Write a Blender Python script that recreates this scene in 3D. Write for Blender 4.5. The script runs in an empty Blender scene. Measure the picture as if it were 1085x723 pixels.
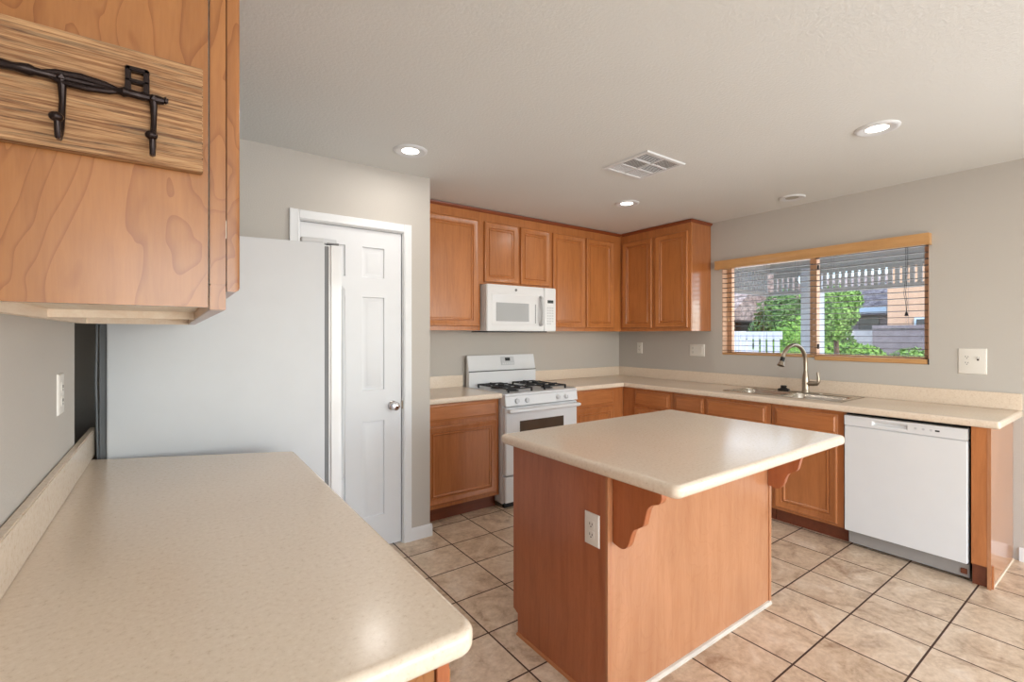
import bpy, bmesh, math, random
from mathutils import Vector, Matrix
random.seed(7)
PI = math.pi
D = bpy.data
SC = bpy.context.scene
COL = SC.collection

# ------------------------------------------------------------------ camera, sky, sun, daylight, exposure
F_PX, YAW, HORIZON, EYE = 500.46, 0.62343, 355.5, 1.3694
cam_data = D.cameras.new('camera')
cam_data.sensor_width = 36.0
cam_data.lens = F_PX / 1085 * 36
cam_data.shift_y = (HORIZON - 361.5) / 1085
cam_data.clip_start = 0.02
cam = D.objects.new('camera', cam_data)
cam.location = (0, 0, EYE)
cam.rotation_euler = (PI / 2, 0, -YAW)
COL.objects.link(cam)
SC.camera = cam

world = D.worlds.new('world')
SC.world = world
world.use_nodes = True
wn = world.node_tree
sky = wn.nodes.new('ShaderNodeTexSky')
sky.sky_type = 'NISHITA'
sky.sun_disc = False
sky.sun_elevation = math.radians(50)
sky.sun_rotation = math.radians(200)
wn.links.new(sky.outputs[0], wn.nodes['Background'].inputs[0])
wn.nodes['Background'].inputs[1].default_value = 0.68

sun_data = D.lights.new('sun', 'SUN')
sun_data.energy = 2.5
sun_data.angle = 0.01
sun_data.color = (1, 0.95, 0.87)
sun = D.objects.new('sun', sun_data)
sun.rotation_euler = Vector((0.50, 0.62, -0.95)).to_track_quat('-Z', 'Y').to_euler()
COL.objects.link(sun)


def area(name, loc, direction, sx, sy, power, color):
    d = D.lights.new(name, 'AREA')
    d.shape = 'RECTANGLE'
    d.size, d.size_y = sx, sy
    d.energy = power
    d.color = color
    o = D.objects.new(name, d)
    o.location = loc
    o.rotation_euler = Vector(direction).to_track_quat('-Z', 'Y').to_euler()
    COL.objects.link(o)
    return o


# area lamps as daylight from the unseen rear and dining side, plus added left fill
area('daylight_rear_glass', (1.6, -4.05, 1.25), (0, 1, 0.22), 4.4, 2.0, 140, (0.97, 0.985, 1.0))
area('added_left_fill', (-3.1, -1.8, 1.3), (1, 0, 0.12), 2.6, 1.9, 52, (0.97, 0.985, 1.0))  # lamp added to fill the interior from the left; no window known there
area('daylight_patio_door', (4.12, -1.9, 1.1), (-1, 0, 0.12), 1.8, 1.9, 56, (0.88, 0.95, 1.0))
area('daylight_sink_window', (4.36, 1.7, 1.62), (-1, 0, -0.05), 1.4, 0.75, 6, (0.95, 0.98, 1.0))

SC.view_settings.view_transform = 'Standard'
SC.view_settings.look = 'None'
SC.view_settings.gamma = 1
SC.view_settings.exposure = 0.0
SC.view_settings.use_curve_mapping = False


# ------------------------------------------------------------------ materials
def lin(c):
    return tuple(((v / 255) / 12.92 if v / 255 <= 0.04045 else ((v / 255 + 0.055) / 1.055) ** 2.4) for v in c) + (1,)


class Mat:
    def __init__(s, name):
        s.m = D.materials.new(name)
        s.m.use_nodes = True
        s.t = s.m.node_tree
        s.b = s.t.nodes['Principled BSDF']

    def n(s, kind, **kw):
        x = s.t.nodes.new('ShaderNode' + kind)
        for k, v in kw.items():
            setattr(x, k, v)
        return x

    def l(s, a, b):
        s.t.links.new(a, b)

    def set(s, **kw):
        names = dict(rough='Roughness', metal='Metallic', coat='Coat Weight', coat_rough='Coat Roughness',
                     spec='Specular IOR Level', trans='Transmission Weight', ior='IOR', sheen='Sheen Weight')
        for k, v in kw.items():
            s.b.inputs[names[k]].default_value = v
        return s

    def coords(s, scale=(1, 1, 1), loc=(0, 0, 0), rot=(0, 0, 0)):
        tc = s.n('TexCoord')
        mp = s.n('Mapping')
        s.l(tc.outputs['Object'], mp.inputs[0])
        mp.inputs['Scale'].default_value = scale
        mp.inputs['Location'].default_value = loc
        mp.inputs['Rotation'].default_value = rot
        return mp.outputs[0]

    def noise(s, vec, scale, detail=3, rough=0.5, dist=0.0):
        x = s.n('TexNoise')
        s.l(vec, x.inputs['Vector'])
        x.inputs['Scale'].default_value = scale
        x.inputs['Detail'].default_value = detail
        x.inputs['Roughness'].default_value = rough
        x.inputs['Distortion'].default_value = dist
        return x.outputs['Fac']

    def ramp(s, fac, stops):
        x = s.n('ValToRGB')
        el = x.color_ramp.elements
        while len(el) < len(stops):
            el.new(0.5)
        for e, (p, c) in zip(el, stops):
            e.position = p
            e.color = c
        s.l(fac, x.inputs[0])
        return x.outputs[0]

    def mix(s, fac, a, b, mode='MIX'):
        x = s.n('Mix', data_type='RGBA', blend_type=mode)
        for sock, v in ((x.inputs[0], fac), (x.inputs[6], a), (x.inputs[7], b)):
            if hasattr(v, 'links'):
                s.l(v, sock)
            else:
                sock.default_value = v
        return x.outputs[2]

    def bump(s, h, strength=0.2, dist=0.005):
        x = s.n('Bump')
        x.inputs['Strength'].default_value = strength
        x.inputs['Distance'].default_value = dist
        s.l(h, x.inputs['Height'])
        s.l(x.outputs[0], s.b.inputs['Normal'])

    def base(s, c):
        if hasattr(c, 'links'):
            s.l(c, s.b.inputs['Base Color'])
        else:
            s.b.inputs['Base Color'].default_value = c
        return s


def plain(name, rgb, rough=0.5, var=0.04, **kw):
    m = Mat(name)
    v = m.coords()
    f = m.noise(v, 9, 3)
    c = lin(rgb)
    lo = tuple(x * (1 - var) for x in c[:3]) + (1,)
    hi = tuple(min(1, x * (1 + var)) for x in c[:3]) + (1,)
    m.base(m.ramp(f, [(0.3, lo), (0.7, hi)])).set(rough=rough, **kw)
    return m.m


def paint(name, rgb, bump=0.25, rough=0.85, scale=140):
    m = Mat(name)
    v = m.coords()
    c = lin(rgb)
    f = m.noise(v, 1.3, 2)
    m.base(m.ramp(f, [(0.3, tuple(x * .97 for x in c[:3]) + (1,)), (0.7, c)])).set(rough=rough, spec=0.25)
    m.bump(m.noise(v, scale, 3, 0.6), bump, 0.004)
    return m.m


def wood(name, rgb, axis='z', dark=0.78, rough=0.33, fig=0.0, coat=0.25, per_object=0.06):
    m = Mat(name)
    s = {'x': (1.1, 13, 13), 'y': (13, 1.1, 13), 'z': (13, 13, 1.1)}[axis]
    v = m.coords(s)
    c = lin(rgb)
    a = m.noise(v, 2.2, 6, 0.62, 0.6)
    fine = m.noise(v, 16, 3, 0.7)
    big = m.noise(m.coords((2.2, 2.2, 1.1)), 1.6, 3, 0.5, 0.8)
    d = (c[0] * dark, c[1] * dark * 0.93, c[2] * dark * 0.86, 1)
    h = (min(1, c[0] * 1.12), min(1, c[1] * 1.14), min(1, c[2] * 1.16), 1)
    col = m.ramp(a, [(0.28, d), (0.52, c), (0.75, h)])
    col = m.mix(0.22, col, m.ramp(fine, [(0.35, d), (0.65, h)]))
    col = m.mix(0.45, col, m.ramp(big, [(0.35, (0.80, 0.76, 0.72, 1)), (0.65, (1.05, 1.05, 1.05, 1))]), 'MULTIPLY')
    if fig:
        fn = m.noise(m.coords((2.6, 2.6, 1.3) if axis == 'z' else (1, 1, 1), (0.3, 0, 0.7)), 1.9, 3, 0.45, 0.7)
        mu = m.n('Math', operation='MULTIPLY')
        m.l(fn, mu.inputs[0])
        mu.inputs[1].default_value = 13
        fr = m.n('Math', operation='FRACT')
        m.l(mu.outputs[0], fr.inputs[0])
        line = m.ramp(fr.outputs[0], [(0.0, (0.76, 0.66, 0.56, 1)), (0.22, (0.99, 0.98, 0.97, 1)), (0.96, (1.04, 1.04, 1.04, 1))])
        col = m.mix(fig, col, line, 'MULTIPLY')
    oi = m.n('ObjectInfo')
    tint = m.ramp(oi.outputs['Random'], [(0, (1 - per_object, 1 - per_object * 1.2, 1 - per_object * 1.4, 1)), (1, (1, 1, 1, 1))])
    col = m.mix(1.0, col, tint, 'MULTIPLY')
    m.base(col).set(rough=rough, coat=coat, coat_rough=0.18)
    m.bump(fine, 0.05, 0.001)
    return m.m


M = {}
M['wall'] = paint('greige_wall_paint', (193, 188, 181))
M['ceiling'] = paint('textured_ceiling_paint', (228, 229, 226), bump=0.5, scale=75)
M['trim'] = plain('white_trim_paint', (226, 228, 230), 0.4, 0.01)
M['door'] = plain('white_door_paint', (222, 224, 227), 0.42, 0.01)
M['wood'] = wood('maple_cabinet_vertical', (184, 117, 69), 'z')
M['wood_x'] = wood('maple_cabinet_grain_x', (184, 117, 69), 'x')
M['wood_y'] = wood('maple_cabinet_grain_y', (184, 117, 69), 'y')
M['wood_up'] = wood('maple_upper_vertical', (188, 121, 67), 'z')
M['panel'] = wood('maple_panel_figured', (156, 103, 56), 'z', fig=1.0, rough=0.3, per_object=0)
M['island_side'] = wood('maple_island_side', (172, 100, 60), 'z', fig=0.15, rough=0.3, per_object=0)
M['island_front'] = wood('maple_island_front', (182, 127, 90), 'z', fig=0.2, rough=0.18, coat=.5, per_object=0, dark=.9)
M['glossy_end'] = wood('maple_gloss_end', (174, 108, 60), 'z', rough=0.12, per_object=0, coat=0.8)
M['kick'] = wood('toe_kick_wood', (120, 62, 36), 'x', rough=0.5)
M['crown'] = wood('dark_crown_wood', (140, 72, 38), 'x', rough=0.35)
M['raw'] = wood('unfinished_pale_wood', (246, 230, 210), 'y', rough=0.6, coat=0, dark=.93)
M['blind'] = wood('blind_wood', (204, 158, 104), 'y', rough=0.4, dark=.9)
M['slat'] = plain('backlit_slat_wood', (62, 48, 38), 0.45)  # darker than the valance wood; backlit shade is put into this colour
M['white'] = plain('appliance_white', (226, 228, 230), 0.28, 0.01, coat=0.3)
M['white_soft'] = plain('appliance_grey_white', (200, 203, 206), 0.35, 0.01)
M['fridge'] = plain('fridge_side_enamel', (206, 210, 214), 0.45, 0.015)
M['gasket'] = plain('door_gasket_grey', (120, 122, 124), 0.6)
M['black'] = plain('black_plastic', (18, 18, 19), 0.5)
M['iron'] = plain('cast_iron', (30, 30, 33), 0.55, 0.2)
M['dark_gap'] = plain('dark_cavity', (14, 13, 12), 0.9)
M['oven_glass'] = plain('oven_window_glass', (70, 62, 52), 0.08, 0.02, coat=1.0)
M['mw_glass'] = plain('microwave_window', (176, 180, 183), 0.12, 0.01, coat=0.6)
M['display'] = plain('display_dark', (46, 50, 50), 0.15)
M['chrome'] = plain('polished_chrome', (215, 215, 218), 0.12, 0.02, metal=1.0)
M['plate'] = plain('outlet_plate_plastic', (226, 222, 214), 0.4, 0.01)
M['slot'] = plain('outlet_slot_dark', (60, 54, 48), 0.6)
M['cable'] = plain('grey_cable', (110, 114, 118), 0.6)
M['vinyl'] = plain('tan_window_vinyl', (214, 172, 140), 0.5, 0.02)


def steel(name, rgb, rough):
    m = Mat(name)
    v = m.coords((60, 2, 2))
    f = m.noise(v, 6, 4)
    c = lin(rgb)
    m.base(m.ramp(f, [(0.3, tuple(x * .85 for x in c[:3]) + (1,)), (0.7, c)])).set(rough=rough, metal=1)
    m.bump(f, 0.05, 0.001)
    return m.m


M['steel'] = steel('brushed_stainless', (204, 197, 186), 0.24)
M['nickel'] = steel('brushed_nickel', (170, 158, 142), 0.28)

# laminate worktop
m = Mat('beige_speckled_laminate')
v = m.coords()
sp = m.noise(v, 95, 4, 0.75)
big = m.noise(v, 3.0, 3)
c = m.ramp(sp, [(0.30, lin((208, 187, 163))), (0.42, lin((224, 207, 187))), (0.60, lin((229, 213, 194))), (0.74, lin((235, 222, 205)))])
c = m.mix(0.35, c, m.ramp(big, [(0.3, (0.93, 0.90, 0.88, 1)), (0.7, (1.02, 1.02, 1.01, 1))]), 'MULTIPLY')
m.base(c).set(rough=0.27, coat=0.25, coat_rough=0.16)
M['laminate'] = m.m

# floor tiles
m = Mat('beige_ceramic_tile')
TILE = 0.3048
v = m.coords((1, 1, 1), (-0.2697 + 0.0035, -0.0023 + 0.0035, 0))
br = m.n('TexBrick', offset=0.0, squash=1.0)
br.offset_frequency = 1
m.l(v, br.inputs['Vector'])
br.inputs['Scale'].default_value = 1.0
br.inputs['Brick Width'].default_value = TILE
br.inputs['Row Height'].default_value = TILE
br.inputs['Mortar Size'].default_value = 0.0042
br.inputs['Mortar Smooth'].default_value = 0.15
br.inputs['Bias'].default_value = 0.0
br.inputs['Color1'].default_value = (0, 0, 0, 1)
br.inputs['Color2'].default_value = (1, 1, 1, 1)
br.inputs['Mortar'].default_value = (0.5, 0.5, 0.5, 1)
# cloudy veining shifted from tile to tile
sep = m.n('VectorMath', operation='MULTIPLY_ADD')
m.l(br.outputs['Color'], sep.inputs[0])
sep.inputs[1].default_value = (9, 7, 5)
m.l(v, sep.inputs[2])
vein = m.noise(sep.outputs[0], 5.5, 6, 0.62, 1.4)
fine = m.noise(v, 38, 4, 0.7)
c = m.ramp(vein, [(0.34, lin((158, 128, 100))), (0.46, lin((210, 186, 156))), (0.56, lin((226, 205, 178))), (0.68, lin((241, 226, 205)))])
c = m.mix(0.34, c, m.ramp(fine, [(0.35, lin((150, 118, 90))), (0.6, lin((226, 206, 184)))]))
c = m.mix(0.14, c, m.ramp(br.outputs['Color'], [(0, lin((176, 146, 122))), (1, lin((232, 214, 196)))]))
c = m.mix(br.outputs['Fac'], c, lin((72, 48, 36)))
m.base(c).set(spec=0.5)
rr = m.n('MapRange')
m.l(br.outputs['Fac'], rr.inputs[0])
rr.inputs[3].default_value = 0.33
rr.inputs[4].default_value = 0.9
m.l(rr.outputs[0], m.b.inputs['Roughness'])
inv = m.n('Math', operation='SUBTRACT')
inv.inputs[0].default_value = 1
m.l(br.outputs['Fac'], inv.inputs[1])
m.bump(inv.outputs[0], 0.5, 0.003)
M['tile'] = m.m

# weathered plank of the coat rack
m = Mat('weathered_oak_plank')
v = m.coords((4.5, 60, 85))
a = m.noise(v, 2.4, 7, 0.7, 0.35)
b_ = m.noise(m.coords((5, 120, 170)), 2, 4, 0.7)
c = m.ramp(a, [(0.38, lin((66, 38, 22))), (0.46, lin((130, 84, 46))), (0.56, lin((160, 110, 66))), (0.70, lin((192, 152, 108)))])
c = m.mix(0.45, c, m.ramp(b_, [(0.4, lin((86, 56, 36))), (0.6, lin((198, 164, 122)))]))
m.base(c).set(rough=0.7)
m.bump(a, 0.5, 0.002)
M['plank'] = m.m

m = Mat('dark_bronze_iron')
m.base(lin((34, 22, 20))).set(rough=0.3, metal=0.6)
m.bump(m.noise(m.coords(), 160, 2), 0.3, 0.001)
M['bronze'] = m.m

m = Mat('window_glass')
m.t.nodes.remove(m.b)
tr = m.n('BsdfTransparent')
gl = m.n('BsdfGlossy')
gl.inputs['Roughness'].default_value = 0.02
mx = m.n('MixShader')
mx.inputs[0].default_value = 0.05
m.l(tr.outputs[0], mx.inputs[1])
m.l(gl.outputs[0], mx.inputs[2])
m.l(mx.outputs[0], m.t.nodes['Material Output'].inputs[0])
M['glass'] = m.m


def emit(name, rgb, strength):
    m = Mat(name)
    m.base(rgb)
    m.b.inputs['Emission Color'].default_value = rgb
    m.b.inputs['Emission Strength'].default_value = strength
    return m.m


M['lamp'] = emit('lit_lamp_lens', (1, 0.96, 0.88, 1), 6)
M['lens_off'] = plain('unlit_lamp_lens', (176, 172, 162), 0.4)

# outside
M['patio_paint'] = plain('patio_wood_paint', (196, 194, 188), 0.7)
M['patio_white'] = plain('patio_soffit_paint', (240, 240, 240), 0.7)
M['post_paint'] = plain('patio_post_paint', (222, 224, 228), 0.7)
M['fence_white'] = plain('white_fence_vinyl', (200, 202, 210), 0.5)
M['stucco'] = plain('peach_stucco', (206, 168, 138), 0.9)
M['grey_stucco'] = plain('grey_brown_stucco', (142, 130, 128), 0.9)
M['block'] = plain('block_wall_grey', (132, 122, 124), 0.9, 0.12)
M['pale_block'] = plain('block_wall_pale', (216, 210, 202), 0.9, 0.08)
M['bluewhite'] = plain('pale_blue_gutter', (206, 222, 232), 0.6)
M['gravel'] = plain('gravel_ground', (214, 200, 182), 0.95, 0.15)
M['dark_glass'] = plain('house_window_dark', (60, 66, 72), 0.15)


def speckle(name, a, b, scale):
    m = Mat(name)
    f = m.noise(m.coords(), scale, 5, 0.75)
    m.base(m.ramp(f, [(0.35, lin(a)), (0.65, lin(b))])).set(rough=0.85)
    m.bump(f, 0.6, 0.03)
    return m.m


M['roof'] = speckle('clay_tile_roof', (92, 76, 70), (196, 178, 166), 6)
M['leaf_bright'] = speckle('bright_green_leaves', (74, 118, 40), (146, 184, 84), 14)
M['leaf_mid'] = speckle('mid_green_leaves', (72, 110, 44), (150, 186, 96), 14)
M['leaf_dark'] = speckle('dark_green_leaves', (48, 74, 36), (112, 146, 76), 14)
M['bark'] = speckle('tree_bark', (70, 54, 40), (120, 98, 78), 20)


# ------------------------------------------------------------------ mesh building
def smooth(me, angle=35):
    for p in me.polygons:
        p.use_smooth = True
    try:
        me.set_sharp_from_angle(angle=math.radians(angle))
    except Exception:
        pass


class G:
    """collects shapes, then links them as one mesh object"""

    def __init__(s, mat=None):
        s.bm = bmesh.new()
        s.M = mat or Matrix.Identity(4)

    def _add(s, tmp, mtx=None):
        if mtx is not None:
            tmp.transform(mtx)
        tmp.transform(s.M)
        me = D.meshes.new('tmp')
        tmp.to_mesh(me)
        tmp.free()
        s.bm.from_mesh(me)
        D.meshes.remove(me)
        return s

    def box(s, x0, x1, y0, y1, z0, z1, bev=0.0, seg=2, mtx=None):
        t = bmesh.new()
        bmesh.ops.create_cube(t, size=1)
        for v in t.verts:
            v.co = Vector(((x0 + x1) / 2 + v.co.x * (x1 - x0), (y0 + y1) / 2 + v.co.y * (y1 - y0), (z0 + z1) / 2 + v.co.z * (z1 - z0)))
        if bev:
            bmesh.ops.bevel(t, geom=t.edges[:], offset=bev, segments=seg, affect='EDGES', clamp_overlap=True)
        return s._add(t, mtx)

    def prism(s, pts, origin, ud, vd, nd, depth, bev=0.0, seg=2):
        """polygon pts (u,v) extruded along nd by depth"""
        o, ud, vd, nd = Vector(origin), Vector(ud), Vector(vd), Vector(nd)
        t = bmesh.new()
        a = [t.verts.new(o + ud * u + vd * v) for u, v in pts]
        b = [t.verts.new(o + ud * u + vd * v + nd * depth) for u, v in pts]
        f1 = t.faces.new(a)
        f2 = t.faces.new(b[::-1])
        n = len(pts)
        for i in range(n):
            t.faces.new((a[i], b[i], b[(i + 1) % n], a[(i + 1) % n]))
        bmesh.ops.recalc_face_normals(t, faces=t.faces[:])
        if bev:
            es = list(set(list(f1.edges) + list(f2.edges)))
            bmesh.ops.bevel(t, geom=es, offset=bev, segments=seg, affect='EDGES', clamp_overlap=True)
        return s._add(t)

    def rings(s, w, h, prof, origin, ud, vd, nd, cap=True, back=False):
        """concentric rectangles: prof = (inset, height along nd)"""
        o, ud, vd, nd = Vector(origin), Vector(ud), Vector(vd), Vector(nd)
        t = bmesh.new()
        rs = []
        for ins, z in prof:
            rs.append([t.verts.new(o + ud * u + vd * v + nd * z) for u, v in
                       ((ins, ins), (w - ins, ins), (w - ins, h - ins), (ins, h - ins))])
        for r0, r1 in zip(rs, rs[1:]):
            for i in range(4):
                j = (i + 1) % 4
                t.faces.new((r0[i], r0[j], r1[j], r1[i]))
        if cap:
            t.faces.new(rs[-1])
        if back:
            t.faces.new(rs[0][::-1])
        bmesh.ops.recalc_face_normals(t, faces=t.faces[:])
        if not back:      # open shells: make them face along nd
            tot = sum((f.normal.dot(nd) * f.calc_area() for f in t.faces))
            if tot < 0:
                bmesh.ops.reverse_faces(t, faces=t.faces[:])
        return s._add(t)

    def tube(s, pts, r, n=10, closed=False):
        pts = [Vector(p) for p in pts]
        rs = r if isinstance(r, (list, tuple)) else [r] * len(pts)
        t = bmesh.new()
        rings = []
        prev = None
        for i, p in enumerate(pts):
            if closed:
                d = (pts[(i + 1) % len(pts)] - pts[i - 1]).normalized()
            else:
                d = (pts[min(i + 1, len(pts) - 1)] - pts[max(i - 1, 0)]).normalized()
            if prev is None:
                up = Vector((0, 0, 1)) if abs(d.z) < 0.9 else Vector((1, 0, 0))
                a = d.cross(up).normalized()
            else:
                a = (prev - d * prev.dot(d)).normalized()
            prev = a
            b = d.cross(a)
            rings.append([t.verts.new(p + a * math.cos(2 * PI * k / n) * rs[i] + b * math.sin(2 * PI * k / n) * rs[i]) for k in range(n)])
        pairs = list(zip(rings, rings[1:]))
        if closed:
            pairs.append((rings[-1], rings[0]))
        for r0, r1 in pairs:
            for k in range(n):
                t.faces.new((r0[k], r0[(k + 1) % n], r1[(k + 1) % n], r1[k]))
        if not closed:
            t.faces.new(rings[0][::-1])
            t.faces.new(rings[-1])
        bmesh.ops.recalc_face_normals(t, faces=t.faces[:])
        return s._add(t)

    def lathe(s, prof, loc=(0, 0, 0), axis=(0, 0, 1), n=32):
        """prof = (radius, height) list"""
        t = bmesh.new()
        rings = []
        for r, z in prof:
            if r < 1e-6:
                rings.append([t.verts.new((0, 0, z))])
            else:
                rings.append([t.verts.new((r * math.cos(2 * PI * k / n), r * math.sin(2 * PI * k / n), z)) for k in range(n)])
        for r0, r1 in zip(rings, rings[1:]):
            if len(r0) == 1 and len(r1) == 1:
                continue
            for k in range(n):
                k2 = (k + 1) % n
                if len(r0) == 1:
                    t.faces.new((r0[0], r1[k2], r1[k]))
                elif len(r1) == 1:
                    t.faces.new((r0[k], r0[k2], r1[0]))
                else:
                    t.faces.new((r0[k], r0[k2], r1[k2], r1[k]))
        bmesh.ops.recalc_face_normals(t, faces=t.faces[:])
        q = Vector((0, 0, 1)).rotation_difference(Vector(axis)).to_matrix().to_4x4()
        return s._add(t, Matrix.Translation(Vector(loc)) @ q)

    def ball(s, c, r, sc=(1, 1, 1), sub=2):
        t = bmesh.new()
        bmesh.ops.create_icosphere(t, subdivisions=sub, radius=r)
        for v in t.verts:
            v.co = Vector((v.co.x * sc[0] + c[0], v.co.y * sc[1] + c[1], v.co.z * sc[2] + c[2]))
        return s._add(t)

    def build(s, name, mat, parent=None, angle=35):
        if parent is not None:
            top = parent
            off = Vector((0, 0, 0))
            while top is not None:
                off += top.location
                top = top.parent
            bmesh.ops.translate(s.bm, verts=s.bm.verts[:], vec=-off)
        me = D.meshes.new(name)
        s.bm.to_mesh(me)
        s.bm.free()
        smooth(me, angle)
        me.materials.append(M[mat] if isinstance(mat, str) else mat)
        o = D.objects.new(name, me)
        COL.objects.link(o)
        o.parent = parent
        return o


def thing(name, label, cat, loc=(0, 0, 0), group=None):
    o = D.objects.new(name, None)
    o.empty_display_size = 0.1
    COL.objects.link(o)
    o.location = loc
    return tag(o, label, cat, group)


def tag(o, label, cat, group=None, kind=None):
    o['label'] = label
    o['category'] = cat
    if group:
        o['group'] = group
    if kind:
        o['kind'] = kind
    return o


def struct(o, label=None):
    o['kind'] = 'structure'
    if label:
        o['label'] = label
    return o


X, Y, Z = Vector((1, 0, 0)), Vector((0, 1, 0)), Vector((0, 0, 1))

# ------------------------------------------------------------------ room shell
XL, XW, YS, YP, XP, CEIL = -0.26, 4.18, 3.70, 2.95, 1.43, 2.44
YB, XB = -4.2, -3.3           # rear of the family room

struct(G().box(XB - .1, XW + .15, YB - .1, YS + .15, -0.10, 0.0).build('floor', 'tile'), 'beige ceramic tile floor with dark grout lines')
struct(G().box(XB - .1, XW + .15, YB - .1, YS + .15, CEIL, CEIL + .1).build('ceiling', 'ceiling'), 'textured off white ceiling')
struct(G().box(XL - .12, XL, 0.0, 2.09, 0, CEIL).build('wall_left', 'wall'))
struct(G().box(XL - .24, XL - .12, 1.97, YP, 0, CEIL).build('wall_alcove', 'wall'))
struct(G().box(XB, XL - .12, 0.0, 0.12, 0, CEIL).build('wall_rear_left', 'wall'))
struct(G().box(XB - .1, XB, YB, 0.12, 0, 0.25).box(XB - .1, XB, YB, 0.12, 2.3, CEIL).box(XB - .1, XB, -0.4, 0.12, .25, 2.3).box(XB - .1, XB, YB, -3.2, .25, 2.3).build('wall_family_left', 'wall'))
# pantry wall with its door opening, pantry side, stove wall
struct(G().box(XL - .24, 0.60, YP, YP + .12, 0, CEIL).box(1.235, XP, YP, YP + .12, 0, CEIL).box(0.60, 1.235, YP, YP + .12, 2.043, CEIL)
       .build('wall_pantry', 'wall'))
struct(G().box(XP - .12, XP, YP + .12, YS, 0, CEIL).build('wall_pantry_side', 'wall'))
struct(G().box(XP - .12, XW + .15, YS, YS + .12, 0, CEIL).build('wall_stove', 'wall'))
# window wall
WY0, WY1, WZ0, WZ1 = 0.952, 2.442, 1.19, 2.03
PY0, PY1 = -2.85, -0.95       # patio door opening, out of the picture
struct(G().box(XW, XW + .15, WY1, YS, 0, CEIL).box(XW, XW + .15, PY1, WY0, 0, CEIL).box(XW, XW + .15, WY0, WY1, 0, WZ0)
       .box(XW, XW + .15, WY0, WY1, WZ1, CEIL).box(XW, XW + .15, PY0, PY1, 2.05, CEIL).box(XW, XW + .15, YB, PY0, 0, CEIL)
       .build('wall_window', 'wall'))
struct(G().box(XB, -0.7, YB - .1, YB, 0, CEIL).box(3.9, XW, YB - .1, YB, 0, CEIL).box(-0.7, 3.9, YB - .1, YB, 2.25, CEIL).box(-0.7, 3.9, YB - .1, YB, 0, 0.2)
       .build('wall_rear', 'wall'))


def baseboard(name, p0, p1, n):
    p0, p1, n = Vector(p0), Vector(p1), Vector(n)
    d = (p1 - p0)
    prof = [(0, 0), (0.014, 0), (0.014, 0.062), (0.010, 0.074), (0.003, 0.082), (0, 0.082)]
    return struct(G().prism(prof, p0, n, Z, d.normalized(), d.length).build(name, 'trim'))


baseboard('baseboard_pantry', (1.285, YP, 0), (XP + .014, YP, 0), (0, -1, 0))
baseboard('baseboard_pantry_side', (XP, YP - .013, 0), (XP, 3.10, 0), (1, 0, 0))
baseboard('baseboard_right', (XW, 0.53, 0), (XW, PY1 + .08, 0), (-1, 0, 0))

# pantry door, casing
dr = D.objects.new('door_1', None)
COL.objects.link(dr)
dr.location = (0.606, YP, 0)
struct(dr, 'white six panel pantry door behind the fridge')
DX0, DX1, DZ1 = 0.606, 1.229, 2.037
g = G()
cols = [(0.722, 0.865), (0.970, 1.113)]
rows = [(0.213, 0.822), (1.02, 1.612), (1.735, 1.928)]
yf = YP + 0.012
# slab built as stiles and rails around the panels, each panel a raised field
xs = [DX0, cols[0][0], cols[0][1], cols[1][0], cols[1][1], DX1]
zs = [0.012, rows[0][0], rows[0][1], rows[1][0], rows[1][1], rows[2][0], rows[2][1], DZ1]
t = bmesh.new()
vg = {}
for i, xx in enumerate(xs):
    for j, zz in enumerate(zs):
        vg[i, j] = t.verts.new((xx, yf, zz))
for i in range(len(xs) - 1):
    for j in range(len(zs) - 1):
        if i in (1, 3) and j in (1, 3, 5):
            continue
        t.faces.new((vg[i, j], vg[i + 1, j], vg[i + 1, j + 1], vg[i, j + 1]))
g._add(t)
g.box(DX0, DX1, yf + .012, yf + .035, 0.012, DZ1)
g.box(DX0, DX0 + .002, yf, yf + .02, .012, DZ1).box(DX1 - .002, DX1, yf, yf + .02, .012, DZ1)
g.build('door_slab', 'door', dr)
for (a, b) in cols:
    for (c0, c1) in rows:
        G().rings(b - a, c1 - c0, [(0, 0), (0.004, -0.011), (0.012, -0.0115), (0.034, -0.003), (0.037, -0.002)],
                  (a, yf, c0), X, Z, -Y).build('door_panel', 'door', dr)
kn = G().lathe([(0.030, 0), (0.031, 0.004), (0.026, 0.010), (0.012, 0.014), (0.011, 0.030), (0.018, 0.036), (0.027, 0.046), (0.029, 0.056), (0.024, 0.066), (0.010, 0.071), (0, 0.072)],
               (1.168, yf, 0.912), (0, -1, 0)).build('door_knob', 'chrome', dr)
G().box(1.2275, 1.2345, YP - .001, YP + .012, 0.885, 0.94).build('strike_plate', 'nickel', dr)


cas = G()
w = 0.055
cp = [(0, 0), (0, 0.010), (0.008, 0.016), (0.018, 0.013), (0.040, 0.017), (0.052, 0.016), (w, 0.010), (w, 0)]
x0, x1, zt = 0.598, 1.237, 2.045
cas.prism([(-u, v) for u, v in cp], (x0, YP, 0), X, -Y, Z, zt + w)
cas.prism(cp, (x1, YP, 0), X, -Y, Z, zt + w)
cas.prism(cp, (x0, YP, zt), Z, -Y, X, x1 - x0)
cas.box(x0, DX0 - .002, YP + .0005, YP + .06, 0, zt).box(DX1 + .003, x1, YP + .0005, YP + .06, 0, zt).box(x0, x1, YP + .0005, YP + .06, DZ1 + .003, zt)
struct(cas.build('trim_1', 'trim'), 'white casing around the pantry door')

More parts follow.
